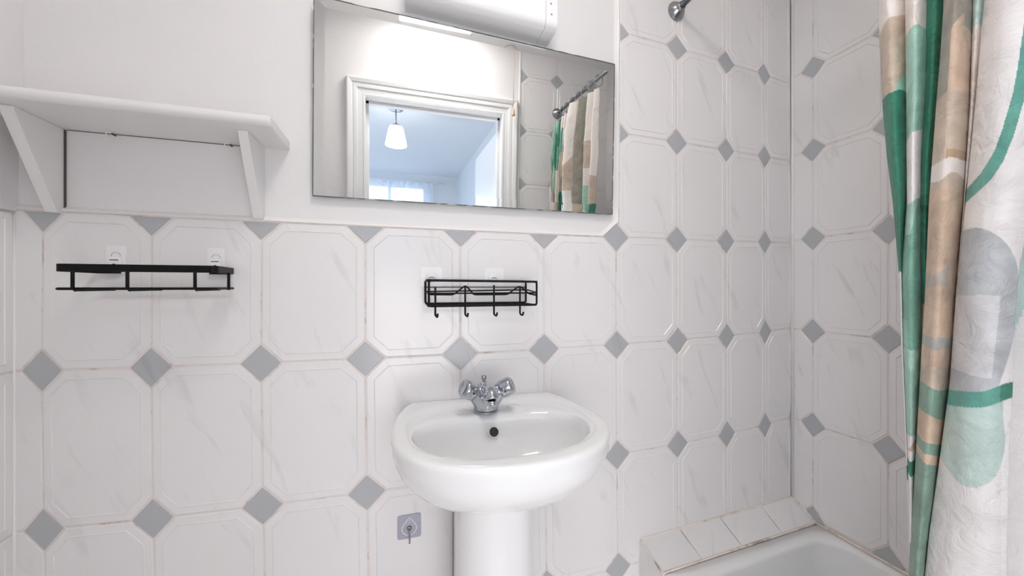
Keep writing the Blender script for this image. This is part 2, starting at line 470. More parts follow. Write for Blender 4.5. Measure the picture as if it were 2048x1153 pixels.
# ------------------------------------------------------------------ bedroom beyond the doorway
BX0, BX1, BY = -1.30, 1.52, -4.65
tag(MB().box((BX0 - 0.1, BY, -0.05), (BX1 + 0.1, -1.08, 0.0)).build('floor', M['carpet']), kind='structure')
tag(MB().box((BX0 - 0.1, BY - 0.1, 2.5), (BX1 + 0.1, -1.13, 2.55)).build('ceiling', M['bedroom_ceiling']), kind='structure')
tag(MB().box((BX1, BY - 0.1, 0), (BX1 + 0.1, -1.13, 2.5)).build('wall_bedroom_right', M['bedroom_wall']), kind='structure')
# left bedroom wall with its opening
m_ = MB(); m_.box((BX0 - 0.1, BY - 0.1, 0), (BX0, -3.4, 2.5)); m_.box((BX0 - 0.1, -1.8, 0), (BX0, -1.13, 2.5)); m_.box((BX0 - 0.1, -3.4, 0), (BX0, -1.8, 0.8)); m_.box((BX0 - 0.1, -3.4, 2.2), (BX0, -1.8, 2.5))
tag(m_.build('wall_bedroom_left', M['bedroom_wall']), kind='structure')
WX0, WX1, WZ0, WZ1 = -0.45, 1.08, 1.0, 2.36
m_ = MB(); m_.box((BX0, BY - 0.1, 0), (WX0, BY, 2.5)); m_.box((WX1, BY - 0.1, 0), (BX1, BY, 2.5)); m_.box((WX0, BY - 0.1, 0), (WX1, BY, WZ0)); m_.box((WX0, BY - 0.1, WZ1), (WX1, BY, 2.5))
tag(m_.build('wall_bedroom_far', M['bedroom_wall']), kind='structure')
m_ = MB(); m_.box((BX0 + 0.0, -1.134, 0), (DX0 - 0.13, -1.131, 2.5)); m_.box((DX1 + 0.06, -1.134, 0), (BX1, -1.131, 2.5)); m_.box((DX0 - 0.13, -1.134, DZ + 0.1), (DX1 + 0.13, -1.131, 2.5))
tag(m_.build('wall_bedroom_near', M['bedroom_wall']), kind='structure')
wn = empty('window_1', (0.5 * (WX0 + WX1), BY - 0.05, WZ0), kind='structure')
fr = MB()
for a, b in ((WX0, WX0 + 0.04), (WX1 - 0.04, WX1), (0.56, 0.60), (0.06, 0.10)): fr.box((a, BY - 0.08, WZ0), (b, BY - 0.04, WZ1))
for a, b in ((WZ0, WZ0 + 0.05), (WZ1 - 0.05, WZ1), (1.86, 1.90)): fr.box((WX0, BY - 0.078, a), (WX1, BY - 0.042, b))
fr.build('window_frame', M['trim_white'], wn)
gm, nt, b, out = new_mat('window_glass')
b.inputs['Roughness'].default_value = 0.0; b.inputs['Transmission Weight'].default_value = 1.0; b.inputs['IOR'].default_value = 1.05
MB().box((WX0 + 0.02, BY - 0.062, WZ0 + 0.02), (WX1 - 0.02, BY - 0.058, WZ1 - 0.02)).build('window_pane', gm, wn)
# net curtain on its rod
nm, nt, b, out = new_mat('sheer_net')
tr = nt.nodes.new('ShaderNodeBsdfTransparent'); tl = nt.nodes.new('ShaderNodeBsdfTranslucent'); df = nt.nodes.new('ShaderNodeBsdfDiffuse')
tl.inputs[0].default_value = (0.9, 0.93, 1, 1); df.inputs[0].default_value = (0.85, 0.88, 0.93, 1)
m1 = nt.nodes.new('ShaderNodeMixShader'); m2 = nt.nodes.new('ShaderNodeMixShader'); m1.inputs[0].default_value = 0.5; m2.inputs[0].default_value = 0.62
nt.links.new(tl.outputs[0], m1.inputs[1]); nt.links.new(df.outputs[0], m1.inputs[2])
nt.links.new(tr.outputs[0], m2.inputs[1]); nt.links.new(m1.outputs[0], m2.inputs[2]); nt.links.new(m2.outputs[0], out.inputs[0]); nt.nodes.remove(b)
g = MB(); NX = 260; xs = [-0.62 + 1.79 * i / NX for i in range(NX + 1)]
def ny_(x, z): return BY + 0.07 + 0.018 * math.sin(x * 60 + 1.5 * math.sin(x * 9)) + 0.004 * math.sin(z * 5 + x * 20)
zs = [2.376, 2.36, 2.34, 2.0, 1.5, 0.95]
g.add([(x, ny_(x, z) if z < 2.37 else BY + 0.07 + 0.008 * math.sin(x * 60), z) for z in zs for x in xs], [(j * (NX + 1) + i, j * (NX + 1) + i + 1, (j + 1) * (NX + 1) + i + 1, (j + 1) * (NX + 1) + i) for j in range(len(zs) - 1) for i in range(NX)], 0, True)
nc = g.build('net_curtain', nm, recalc=False)
tag(nc, 'sheer white net curtain hanging over the bright bedroom window, seen in the mirror', 'curtain')
rd = empty('curtain_rod', (0.35, BY + 0.07, 2.37), 'thin white rod carrying the net curtain above the bedroom window', 'curtain rod')
MB().tube([(-0.68, BY + 0.07, 2.387), (1.33, BY + 0.07, 2.387)], 0.006, 8).build('rod', M['plastic'], rd)
MB().lathe([(0.004, 0), (0.012, 0.004), (0.012, 0.02), (0.004, 0.026)], (1.33, BY + 0.07, 2.385), (1, 0, 0), 12).build('finial', M['plastic'], rd)
MB().box((1.21, BY, 2.375), (1.222, BY + 0.075, 2.395)).build('bracket', M['plastic'], rd)
# pendant lamp
LX, LY = 0.673, -2.345
pl = empty('pendant_lamp', (LX, LY, 2.5), 'lit white glass pendant lamp hanging from the bedroom ceiling, seen in the mirror', 'lamp')
MB().lathe([(0.058, -0.0002), (0.058, -0.008), (0.052, -0.013), (0.012, -0.016)], (LX, LY, 2.5)).build('ceiling_plate', M['chrome'], pl)
MB().tube([(LX, LY, 2.488), (LX, LY, 2.372)], 0.0055, 10).build('stem', M['steel'], pl)
MB().lathe([(0.010, 0.02), (0.030, 0.006), (0.034, -0.008), (0.034, -0.012)], (LX, LY, 2.362)).build('shade_holder', M['steel'], pl)
MB().lathe([(0.030, 0.0), (0.052, -0.008), (0.061, -0.030), (0.086, -0.150), (0.084, -0.158), (0.060, -0.166), (0.0, -0.168)], (LX, LY, 2.360)).build('shade', M['lamp_glass'], pl)

# ------------------------------------------------------------------ bathroom ceiling lamp and its pull cord
cl_ = empty('ceiling_light', (0.86, -0.83, 2.5), 'bright rectangular lamp on the bathroom ceiling, seen along the top of the mirror', 'ceiling light')
MB().box((0.686, -0.879, 2.452), (0.694, -0.621, 2.4998)).box((1.026, -0.879, 2.452), (1.034, -0.621, 2.4998)).box((0.686, -0.879, 2.452), (1.034, -0.872, 2.4998)).box((0.686, -0.628, 2.452), (1.034, -0.621, 2.4998)).build('housing', M['plastic'], cl_)
MB().box((0.69, -0.875, 2.478), (1.03, -0.625, 2.4998)).build('base', M['plastic'], cl_, bevel=0.004)
MB().box((0.70, -0.865, 2.470), (1.02, -0.635, 2.4778)).build('diffuser', M['diffuser'], cl_, bevel=0.006)
pc = empty('pull_cord', (1.262, -0.985, 2.5), 'thin cream pull cord with a wooden knob beside the door frame, seen in the mirror', 'pull cord')
MB().lathe([(0.032, -0.0002), (0.032, -0.012), (0.026, -0.022), (0.008, -0.024)], (1.262, -0.985, 2.5)).build('switch', M['plastic'], pc)
MB().tube([(1.262, -0.985, 2.478), (1.2625, -0.985, 2.06)], 0.0016, 8).build('cord', M['cord'], pc)
MB().lathe([(0.003, 0.0), (0.006, -0.006), (0.0075, -0.022), (0.010, -0.032), (0.009, -0.038), (0.002, -0.041)], (1.2625, -0.985, 2.062), seg=16).build('knob', M['cord'], pc)

# ------------------------------------------------------------------ bevelled mirror, leaning slightly forward at the top
DL = math.radians(1.7)
mz0 = 1.392
def mp(x, z, d=0.0):                         # point on the mirror's face plane (d = towards the room)
    h = z - mz0
    return Vector((x, -h * math.tan(DL) - d * math.cos(DL), z - d * math.sin(DL)))
mc = [(0.4955, 1.392), (1.273, 1.392), (1.273, 1.818), (0.5005, 1.843)]
bw = 0.0235
def inn(p, q, r):
    a = (Vector(q) - Vector(p)).normalized(); b = (Vector(r) - Vector(p)).normalized()
    s_ = bw / math.sqrt(max(1e-6, 1 - a.dot(b) ** 2)); return Vector(p) + a * s_ + b * s_
V2 = [Vector((x, z)) for x, z in mc]
ins = [inn(V2[i], V2[(i + 1) % 4], V2[i - 1]) for i in range(4)]
mr = empty('mirror', (0.88, 0, 1.392), 'large frameless wall mirror with worn dark edges above the washbasin', 'mirror')
g = MB()
bd_ = 0.0012
o_ = [mp(x, z, 0.0050 - bd_) for x, z in mc]; i_ = [mp(p[0], p[1], 0.0050) for p in ins]
o_ = [p + Vector((0, 0, 0)) for p in o_]
g.add(o_ + i_, [(4, 5, 6, 7), (0, 1, 5, 4), (1, 2, 6, 5), (2, 3, 7, 6), (3, 0, 4, 7)], 0)
face = g.build('mirror_face', M['silver'], mr, recalc=False)
g = MB(); rr = 0.0011
pb = []; rnd = random.Random(3)
for i in range(4):                           # the chipped dark edge
    a, b = V2[i], V2[(i + 1) % 4]; nseg = 60
    out2 = Vector(((b - a).y, -(b - a).x)).normalized()
    for k in range(nseg):
        p = a + (b - a) * (k / nseg)
        j = rnd.random(); e = 0.0006 if j < 0.82 else -0.0012 * rnd.random()
        pb.append((p, out2 * e))
n = len(pb)
fr_ = [mp((p + e + Vector((0.0, 0.0))).x, (p + e).y, 0.0047) for p, e in pb]
bk_ = [mp((p + e).x, (p + e).y, 0.0) for p, e in pb]
in_ = [mp((p * 1.0).x + (0.884 - p.x) * 0.0035, p.y + (1.61 - p.y) * 0.007, 0.00435) for p, e in pb]
g.add(fr_ + bk_ + in_, [(i, (i + 1) % n, n + (i + 1) % n, n + i) for i in range(n)] + [(i, 2 * n + i, 2 * n + (i + 1) % n, (i + 1) % n) for i in range(n)] + [tuple(range(n, 2 * n))], 0)
g.build('mirror_backing', M['glass_edge'], mr)

# ------------------------------------------------------------------ white box light fitting above the mirror
lt = empty('light_fitting', (0.89, 0.008, 1.86), 'long white box light fitting mounted on the wall above the mirror', 'light fitting')
def fit_box(name, x0, x1, mat, grow=0.0):
    prof = [(0.008, 0.0), (-0.046, 0.0)] + [(-0.046 - 0.020 * math.sin(a), 0.020 - 0.020 * math.cos(a)) for a in [PI / 2 * i / 8 for i in range(1, 9)]] + [(-0.066, 0.105)] + [(-0.046 - 0.020 * math.cos(a), 0.105 + 0.020 * math.sin(a)) for a in [PI / 2 * i / 8 for i in range(1, 9)]] + [(0.008, 0.125)]
    prof = [(y - grow if y < 0 else y, z + (grow if z > 0.06 else -grow)) for y, z in prof]
    k = len(prof); sl_ = -0.048
    vs = [(x, y, 1.8635 + (x - 0.70) * sl_ + z) for x in (x0, x1) for y, z in prof]
    mb = MB(); mb.add(vs, [(j, (j + 1) % k, k + (j + 1) % k, k + j) for j in range(k)] + [tuple(range(k)), tuple(range(k, 2 * k))])
    o = mb.build(name, mat, lt); return o
fit_box('cover', 0.700, 1.0425, M['plastic'])
fit_box('end_cap', 1.0435, 1.0745, M['plastic'], 0.0003)
for zz, sx in ((0.052, 1.058), (0.079, 1.0565)):
    MB().lathe([(0.0022, 0.0), (0.0022, 0.0012), (0.0008, 0.0016)], (sx, -0.0662, 1.8635 - (sx - 0.7) * 0.048 + zz - 0.018), (0, -1, 0), 12).build('screw', M['steel'], lt)

# ------------------------------------------------------------------ white wooden shelf on two brackets
sh = empty('wall_shelf', (0.2, 0.008, 1.494), 'white painted wooden wall shelf on two triangular brackets at the left', 'shelf')
g = MB(); n = 8; pr_ = []
for i in range(n + 1):
    a = PI * i / n; pr_.append((-0.124 - 0.010 * math.sin(a), 1.505 - 0.0105 * math.cos(a)))
pr_ = [(0.008, 1.4945)] + pr_ + [(0.008, 1.5155)]
k = len(pr_); X0, X1 = -0.0085, 0.447
g.add([(x, y, z) for x in (X0, X1 - 0.004, X1) for y, z in [((y_ if x < X1 else y_ + (0.003 if y_ < 0 else 0)), (z_ if x < X1 else 1.505 + (z_ - 1.505) * 0.8)) for y_, z_ in pr_]],
      [(r * k + j, r * k + (j + 1) % k, (r + 1) * k + (j + 1) % k, (r + 1) * k + j) for r in (0, 1) for j in range(k)] + [tuple(range(k)), tuple(range(2 * k, 3 * k))])
g.build('shelf_board', M['wood_white'], sh, bevel=0.0008)
def bracket(x0, x1, zt, zb, dt, db):
    g = MB(); yb = 0.0075
    poly = [(yb, zt), (-dt, zt), (-dt, zt - 0.006), (-db, zb), (yb, zb)]
    n = len(poly)
    g.add([(x, y, z) for x in (x0, x1) for y, z in poly], [tuple(range(n)), tuple(range(n, 2 * n))] + [(i, (i + 1) % n, n + (i + 1) % n, n + i) for i in range(n)])
    return g.build('bracket', M['wood_white'], sh, bevel=0.001)
bracket(0.0335, 0.0525, 1.4943, 1.3275, 0.098, 0.010)
bracket(0.3790, 0.3970, 1.4943, 1.3335, 0.092, 0.009)
g = MB().box((0.0528, 0.0045, 1.328), (0.0549, 0.0078, 1.493)).box((0.056, 0.0062, 1.4935), (0.378, 0.0079, 1.4942)).build('gap_shadow_strip', M['gap'], sh)  # dark strips laid in as the shadow beside the bracket and under the shelf
for x in (0.128, 0.330):
    g = MB(); g.tube([(x + 0.005 * math.cos(a), -0.004, 1.4905 + 0.0035 * math.sin(a)) for a in [PI * 2 * i / 14 for i in range(11)]], 0.0011, 8)
    g.tube([(x + 0.006, 0.004, 1.4905), (x + 0.006, -0.006, 1.4905)], 0.0016, 8, mat=1)
    g.build('screw_eye', [M['plastic'], M['dark']], sh)

# ------------------------------------------------------------------ black flat-bar rack
def pad(cx, cz, w_, h_, mat, parent, name='adhesive_pad', r=0.005, th=0.0014, y0=-0.0001):
    g = MB(); P = rounded_path([(cx - w_ / 2, 0, cz - h_ / 2), (cx + w_ / 2, 0, cz - h_ / 2), (cx + w_ / 2, 0, cz + h_ / 2), (cx - w_ / 2, 0, cz + h_ / 2)], r, 5, True)
    n = len(P)
    g.add([(p.x, y0, p.z) for p in P] + [(p.x, y0 - th, p.z) for p in P], [tuple(range(n)), tuple(range(n, 2 * n))] + [(i, (i + 1) % n, n + (i + 1) % n, n + i) for i in range(n)])
    return g.build(name, mat, parent, bevel=0.0005)
rk = empty('bath_rack', (0.23, 0, 1.18), 'black metal rack with a flat top band on the tiles under the shelf', 'rack')
def band(g, path, z0, z1, t):
    P = [Vector(p) for p in path]; n = len(P); rows = []
    for i in range(n):
        d = (P[min(i + 1, n - 1)] - P[max(i - 1, 0)]).normalized(); nr = Vector((-d.y, d.x, 0)) * t / 2
        rows.append([P[i] + nr, P[i] - nr])
    vs = []
    for a, b in rows: vs += [(a.x, a.y, z0), (b.x, b.y, z0), (b.x, b.y, z1), (a.x, a.y, z1)]
    fs = [(i * 4 + j, i * 4 + (j + 1) % 4, (i + 1) * 4 + (j + 1) % 4, (i + 1) * 4 + j) for i in range(n - 1) for j in range(4)] + [(0, 1, 2, 3), tuple((n - 1) * 4 + j for j in range(4))]
    g.add(vs, fs)
g = MB()
band(g, rounded_path([(0.148, -0.006, 0), (0.112, -0.006, 0), (0.1165, -0.113, 0), (0.352, -0.113, 0), (0.343, -0.006, 0), (0.298, -0.006, 0)], 0.010), 1.2105, 1.2240, 0.003)
g.build('top_band', M['black'], rk, bevel=0.0006)
g = MB(); zt = 1.1805
g.tube(rounded_path([(0.113, -0.010, zt), (0.117, -0.113, zt), (0.351, -0.113, zt), (0.344, -0.010, zt)], 0.008, 5, True), 0.0024, 8, True)
for i in range(5): g.tube([(0.116, -0.028 - 0.017 * i, zt), (0.346, -0.028 - 0.017 * i, zt)], 0.0017, 8)
for x in (0.142, 0.218, 0.319): g.tube([(x, -0.112, zt - 0.003), (x, -0.012, zt - 0.003)], 0.0017, 8)
g.build('wire_tray', M['black'], rk)
for x, y in ((0.142, -0.1155), (0.218, -0.1155), (0.319, -0.1155), (0.349, -0.050)):
    MB().tube([(x, y, 1.213), (x, y, zt + 0.001), (x, y + (0.008 if y < -0.1 else 0), zt - 0.003)], 0.0027, 10).build('post', M['black'], rk)
for cx in (0.1375, 0.3085):
    p_ = pad(cx, 1.2385, 0.033, 0.058, M['pad'], rk)
    g = MB(); g.box((cx - 0.010, -0.0075, 1.2255), (cx + 0.010, -0.0018, 1.2425))
    g.build('hook_block', M['plastic'], p_, bevel=0.0015)
    g = MB(); g.tube([(cx + 0.0075 * math.cos(a), -0.0019, 1.2455 + 0.0080 * math.sin(a)) for a in [PI * i / 12 for i in range(13)]], 0.0005, 6, mat=0)
    g.box((cx - 0.007, -0.0079, 1.2368), (cx + 0.007, -0.0074, 1.2386), 1); g.box((cx - 0.0022, -0.0079, 1.2285), (cx + 0.0022, -0.0074, 1.2302), 1)
    g.build('moulded_mark', [M['pad_grey'], M['dark']], p_)

# ------------------------------------------------------------------ black wire basket with four hooks
wk = empty('wire_basket', (0.88, 0, 1.14), 'black wire basket with four small hooks on the tiles above the tap', 'basket')
yb, yf, R1 = -0.010, -0.085, 0.0026
za, zb_ = 1.1395, 1.1985
g = MB()
g.tube(rounded_path([(0.7495, yf, za), (1.0105, yf, za), (1.0105, yf, zb_ - 0.002), (0.7495, yf, zb_)], 0.006, 5, True), R1, 8, True)
g.tube(rounded_path([(0.7470, yb, za + 0.003), (1.0080, yb, za + 0.003), (1.0080, yb, zb_), (0.7470, yb, zb_ + 0.002)], 0.006, 5, True), R1, 8, True)
g.tube(rounded_path([(0.7480, yb, zb_), (0.7490, yf, zb_ - 0.001)], 0.004), R1, 8)
g.tube([(1.0085, yb, zb_ - 0.001), (1.0105, yf, zb_ - 0.002)], R1, 8)
g.tube(rounded_path([(0.7475, yb, 1.172), (0.7475, yf - 0.002, 1.169), (1.0125, yf - 0.002, 1.169), (1.012, yb, 1.176)], 0.006, 5, True), 0.0018, 8, True)
g.tube([(0.7475, yb, 1.183), (1.008, yb, 1.183)], 0.0011, 8)
g.build('frame', M['black'], wk)
g = MB()
wv = [(0.7495, 1.1665), (0.800, 1.1655), (0.807, 1.167), (0.826, 1.182), (0.832, 1.1855), (0.838, 1.183), (0.852, 1.1665), (0.858, 1.1655), (0.930, 1.1655), (0.937, 1.167), (0.959, 1.182), (0.965, 1.1845), (0.972, 1.182), (0.990, 1.167), (1.0105, 1.163)]
g.tube(rounded_path([(x, yf - 0.001, z) for x, z in wv], 0.004, 3), 0.0020, 8)
g.build('wavy_rail', M['black'], wk)
g = MB()
for i in range(4): g.tube([(0.749, yb - 0.015 - 0.015 * i, za + 0.001), (1.010, yb - 0.015 - 0.015 * i, za + 0.001)], 0.0013, 6)
for x in (0.749, 0.832, 0.901, 0.966, 1.0095): g.tube([(x, yb, za + 0.001), (x, yf, za - 0.001)], 0.0014, 6)
g.build('bottom_wires', M['black'], wk)
for x, zt_ in ((0.7635, 1.183), (0.832, 1.187), (0.901, 1.188), (0.966, 1.183)):
    P = [(x, yf - 0.0035, zt_), (x, yf - 0.0035, 1.121), (x + 0.001, yf - 0.004, 1.1175), (x + 0.003, yf - 0.008, 1.1155), (x + 0.0035, yf - 0.013, 1.1155), (x + 0.004, yf - 0.016, 1.119), (x + 0.004, yf - 0.017, 1.1235)]
    MB().tube(rounded_path(P, 0.002, 3), 0.0023, 8).build('hook', M['black'], wk)
for cx in (0.7625, 0.9225):
    p_ = pad(cx, 1.2075, 0.0535, 0.052, M['pad'], wk, r=0.007, th=0.002)
    g = MB(); g.lathe([(0.0135, 0), (0.0135, 0.0015), (0.012, 0.0022)], (cx, -0.0020, 1.2085), (0, -1, 0), 24); g.build('hook_disc', M['pad'], p_)
    g = MB(); g.tube([(cx + 0.0075 * math.cos(a), -0.0047, 1.2040 + 0.0040 * math.sin(a)) for a in [PI * (0.12 + 0.76 * i / 10) for i in range(11)]], 0.0008, 6)
    g.build('moulded_mark', M['dark'], p_)

# ------------------------------------------------------------------ grey stick-on hook low on the wall
hk = empty('adhesive_hook', (0.709, 0, 0.596), 'grey square stick-on hook with a metal pin on the tiles left of the pedestal', 'hook')
pad(0.709, 0.596, 0.056, 0.058, M['pad_grey'], hk, 'pad', 0.006, 0.0022)
g = MB(); P = []
for i in range(33):
    a = 2 * PI * i / 32 - PI / 2; r_ = 0.0175
    x, z = r_ * math.cos(a), r_ * math.sin(a)
    if z > 0: z = z * (1.0 + 0.45 * (1 - abs(x) / r_) ** 1.5); x *= (1 - 0.25 * z / 0.025)
    P.append((0.709 + x, -0.0026, 0.593 + z))
g.tube(P[:-1], 0.0011, 8, True); g.build('drop_moulding', M['pad'], hk)
MB().lathe([(0.0055, 0), (0.0050, 0.003), (0.003, 0.005)], (0.709, -0.0022, 0.593), (0, -1, 0), 16).build('rivet', M['steel'], hk)
MB().tube(rounded_path([(0.709, -0.006, 0.593), (0.709, -0.013, 0.590), (0.7095, -0.014, 0.570), (0.7095, -0.016, 0.563)], 0.004), 0.0021, 10).build('pin', M['steel'], hk)

# ------------------------------------------------------------------ pedestal washbasin
BXc, BYc, BZ = 0.890, -0.205, 0.900
wsb = empty('washbasin', (BXc, -0.14, 0), 'white ceramic pedestal washbasin with rounded front below the mirror', 'washbasin')
NT = 96
def outerR(a):
    dx, dy = math.cos(a), math.sin(a)
    if dy <= 0: e = 2.15; r = (abs(dx / 0.221) ** e + abs(dy / 0.190) ** e) ** (-1 / e)
    else:
        e = 2.2; r = (abs(dx / 0.221) ** e + abs(dy / 0.330) ** e) ** (-1 / e)
        r = min(r, 0.2045 / dy if dy > 1e-6 else 9)
    return r
def deckR(a):
    dx, dy = math.cos(a), math.sin(a); e = 2.4
    if dy <= 0: return (abs(dx / 0.190) ** e + abs(dy / 0.147) ** e) ** (-1 / e)
    return (abs(dx / 0.190) ** 3.2 + abs(dy / 0.162) ** 3.2) ** (-1 / 3.2)
def bowlR(a):
    dx, dy = math.cos(a), math.sin(a); e = 2.2
    if dy <= 0: return (abs(dx / 0.182) ** e + abs(dy / 0.140) ** e) ** (-1 / e)
    r = (abs(dx / 0.182) ** 2.3 + abs(dy / 0.090) ** 2.3) ** (-1 / 2.3)
    return r
rings = []
def ring(fr, z, cy=0.0, yclip=True):
    row = []
    for i in range(NT):
        a = 2 * PI * i / NT; r = fr(a)
        y = BYc + cy + r * math.sin(a)
        if yclip: y = min(y, -0.0012)
        row.append((BXc + r * math.cos(a), y, z(a) if callable(z) else z))
    rings.append(row)
DZb = 0.152
for i in range(15):                            # outside, from the bottom up
    t = PI / 2 * (1 - i / 14) * 0.97
    sc_ = math.cos(t) ** 0.92
    ring(lambda a, s_=sc_: max(0.035, outerR(a) * (0.12 + 0.88 * s_)) * 0.992, BZ - 0.018 - (DZb - 0.018) * math.sin(t), 0.035 * math.sin(t) ** 2)
ring(lambda a: outerR(a) * 1.0, BZ - 0.010)
ring(lambda a: outerR(a) * 0.994, BZ - 0.004)
ring(lambda a: outerR(a) - 0.0045, BZ - 0.001)
ring(lambda a: outerR(a) - 0.010, BZ)
mix = lambda t: (lambda a: (outerR(a) - 0.010) * (1 - t) + deckR(a) * t)
ring(mix(0.5), BZ - 0.0002)
ring(mix(0.85), BZ - 0.0012)
ring(lambda a: deckR(a), BZ - 0.0035)
ring(lambda a: deckR(a) - 0.005, BZ - 0.0065)
mix2 = lambda t: (lambda a: (deckR(a) - 0.005) * (1 - t) + min(deckR(a) - 0.006, bowlR(a)) * t)
ring(mix2(0.4), BZ - 0.0070); ring(mix2(0.8), BZ - 0.0080)
ring(mix2(1.0), BZ - 0.0105)
for i in range(1, 15):
    t = i / 14
    sc_ = (1 - t ** 2.4) * 0.93 + 0.07 if t < 1 else 0.07
    ring(lambda a, s_=sc_: (min(deckR(a) - 0.006, bowlR(a)) - 0.004) * s_, BZ - 0.0105 - 0.112 * (1 - (1 - t) ** 1.7), -0.012 * t)
g = MB(); vs = [p for r in rings for p in r]; nr_ = len(rings)
fs = [(i * NT + j, i * NT + (j + 1) % NT, (i + 1) * NT + (j + 1) % NT, (i + 1) * NT + j) for i in range(nr_ - 1) for j in range(NT)]
fs += [tuple(range(NT))[::-1], tuple((nr_ - 1) * NT + j for j in range(NT))]
g.add(vs, fs, 0, True)
basin = g.build('basin', M['ceramic'], wsb)
# overflow hole, blanked tap holes, waste
oy, oz = -0.1262, 0.8530
g = MB(); ax = Vector((0, -1, 0.42))
g.lathe([(0.0135, -0.003), (0.0135, 0.0012), (0.0115, 0.0022)], (0.891, oy, oz), ax, 28); g.build('overflow_rim', M['ceramic'], wsb)
g = MB(); g.lathe([(0.0105, 0.0), (0.0105, 0.0026)], (0.891, oy, oz), ax, 28); g.build('overflow_hole', M['dark'], wsb)
for x in (BXc - 0.062, BXc + 0.062):
    MB().lathe([(0.0190, 0.0), (0.0190, 0.0008), (0.0178, 0.0012)], (x, -0.082, BZ - 0.0078), (0, 0, 1), 28).build('tap_hole_cover', M['ceramic'], wsb)
MB().lathe([(0.021, 0.0), (0.021, 0.002), (0.016, 0.003)], (BXc, BYc - 0.01, BZ - 0.1225), (0, 0, 1), 28).build('waste_plug', M['chrome'], wsb)
# pedestal
g = MB(); rows = []
for z, sx, sy in ((0.0, 1.30, 1.25), (0.03, 1.28, 1.22), (0.06, 1.12, 1.1), (0.14, 1.03, 1.02), (0.35, 1.0, 1.0), (0.60, 1.0, 1.0), (0.72, 1.0, 1.02), (0.765, 1.0, 1.05)):
    row = []
    for i in range(33):
        a = PI * i / 32
        row.append((0.886 + 0.0835 * sx * math.cos(a), -0.155 - 0.078 * sy * math.sin(a) ** 0.9, z))
    row = [(0.886 + 0.070 * sx, -0.045, z), (0.886 + 0.082 * sx, -0.10, z)] + row + [(0.886 - 0.082 * sx, -0.10, z), (0.886 - 0.070 * sx, -0.045, z)]
    rows.append(row)
k = len(rows[0]); vs = [p for r in rows for p in r]
g.add(vs, [(i * k + j, i * k + (j + 1) % k, (i + 1) * k + (j + 1) % k, (i + 1) * k + j) for i in range(len(rows) - 1) for j in range(k)] + [tuple(range(k)), tuple((len(rows) - 1) * k + j for j in range(k))], 0, True)
pd = g.build('pedestal', M['ceramic'], wsb)
pp = empty('shadow_gap_pipe', (0.822, -0.012, 0), 'narrow grey pipe added for the dark shadow gap at the left of the pedestal', 'pipe')  # added pipe, stands in for the dark shadow gap beside the pedestal
MB().tube([(0.822, -0.012, 0.0), (0.822, -0.012, 0.735)], 0.0085, 14).build('pipe', M['pipe'], pp)
for z in (0.18, 0.70):
    MB().lathe([(0.012, -0.006), (0.012, 0.006)], (0.822, -0.0125, z), seg=16).build('pipe_collar', M['pipe'], pp)

# ------------------------------------------------------------------ chrome mixer tap
TX, TY, TZ = 0.879, -0.098, BZ - 0.0060
tp = empty('mixer_tap', (TX, TY, TZ), 'chrome mixer tap with two round handles on the back of the washbasin', 'tap')
MB().lathe([(0.0295, 0.0), (0.0300, 0.002), (0.0290, 0.0045), (0.0265, 0.005)], (TX, TY, TZ), seg=40).build('base_ring', M['steel'], tp)
dirs = [Vector((-0.83, -0.36, 0.43)).normalized(), Vector((0.83, -0.36, 0.43)).normalized()]
g = MB()
g.lathe([(0.0270, 0.004), (0.0275, 0.007), (0.0258, 0.014), (0.0268, 0.026), (0.0285, 0.036), (0.0285, 0.046), (0.0250, 0.054), (0.0190, 0.062), (0.0100, 0.067), (0.002, 0.068)], (TX, TY, TZ), seg=40)
for d in dirs:
    g.lathe([(0.023, -0.004), (0.0215, 0.010), (0.0190, 0.025), (0.0180, 0.040)], Vector((TX, TY, TZ + 0.034)), d, 32)
for d in dirs:                                # the body flares up from the base towards the handles and the spout
    v_ = Vector((d.x * 0.0395, d.y * 0.0395, 0.041))
    g.lathe([(0.0235, -0.002), (0.0215, 0.020), (0.0180, 0.048)], (TX, TY, TZ + 0.012), v_, 32)
g.lathe([(0.0240, -0.002), (0.0215, 0.018), (0.0150, 0.042)], (TX, TY, TZ + 0.010), (0, -0.030, 0.040), 32)
sp = [(TX, TY + 0.006, TZ + 0.050), (TX, TY - 0.010, TZ + 0.0565), (TX, TY - 0.034, TZ + 0.0575), (TX, TY - 0.055, TZ + 0.053), (TX, TY - 0.061, TZ + 0.042)]
g.tube(rounded_path(sp, 0.012, 4), 0.0155, 20)
body = g.build('body', M['chrome'], tp)
rm = body.modifiers.new('remesh', 'REMESH'); rm.mode = 'VOXEL'; rm.voxel_size = 0.0014; rm.use_smooth_shade = True
sm = body.modifiers.new('smooth', 'SMOOTH'); sm.iterations = 20; sm.factor = 0.6
MB().lathe([(0.0098, 0.004), (0.0100, -0.006), (0.0086, -0.0075)], (TX, TY - 0.0605, TZ + 0.036), (0, 0.1, 1), 24).build('aerator', M['chrome'], tp)
for d in dirs:
    o = Vector((TX, TY, TZ + 0.034)) + d * 0.0395
    h = MB().lathe([(0.0165, -0.001), (0.0205, 0.001), (0.0215, 0.006), (0.0212, 0.022), (0.0195, 0.0275), (0.0165, 0.0300), (0.0150, 0.0300), (0.0145, 0.0290), (0.0, 0.0286)], o, d, 40).build('handle', M['chrome'], tp)
    q = o + d * 0.012; sd = d.cross(Vector((0, 0, 1))).normalized(); up_ = Vector((0, -1, 0)) - d * Vector((0, -1, 0)).dot(d); up_.normalize()
    MB().lathe([(0.0024, 0.0205), (0.0024, 0.0219)], q, up_, 12).build('indicator', M['dark'], h)
g = MB(); g.tube([(TX - 0.001, TY + 0.016, TZ + 0.050), (TX - 0.001, TY + 0.016, TZ + 0.070)], 0.0026, 10)
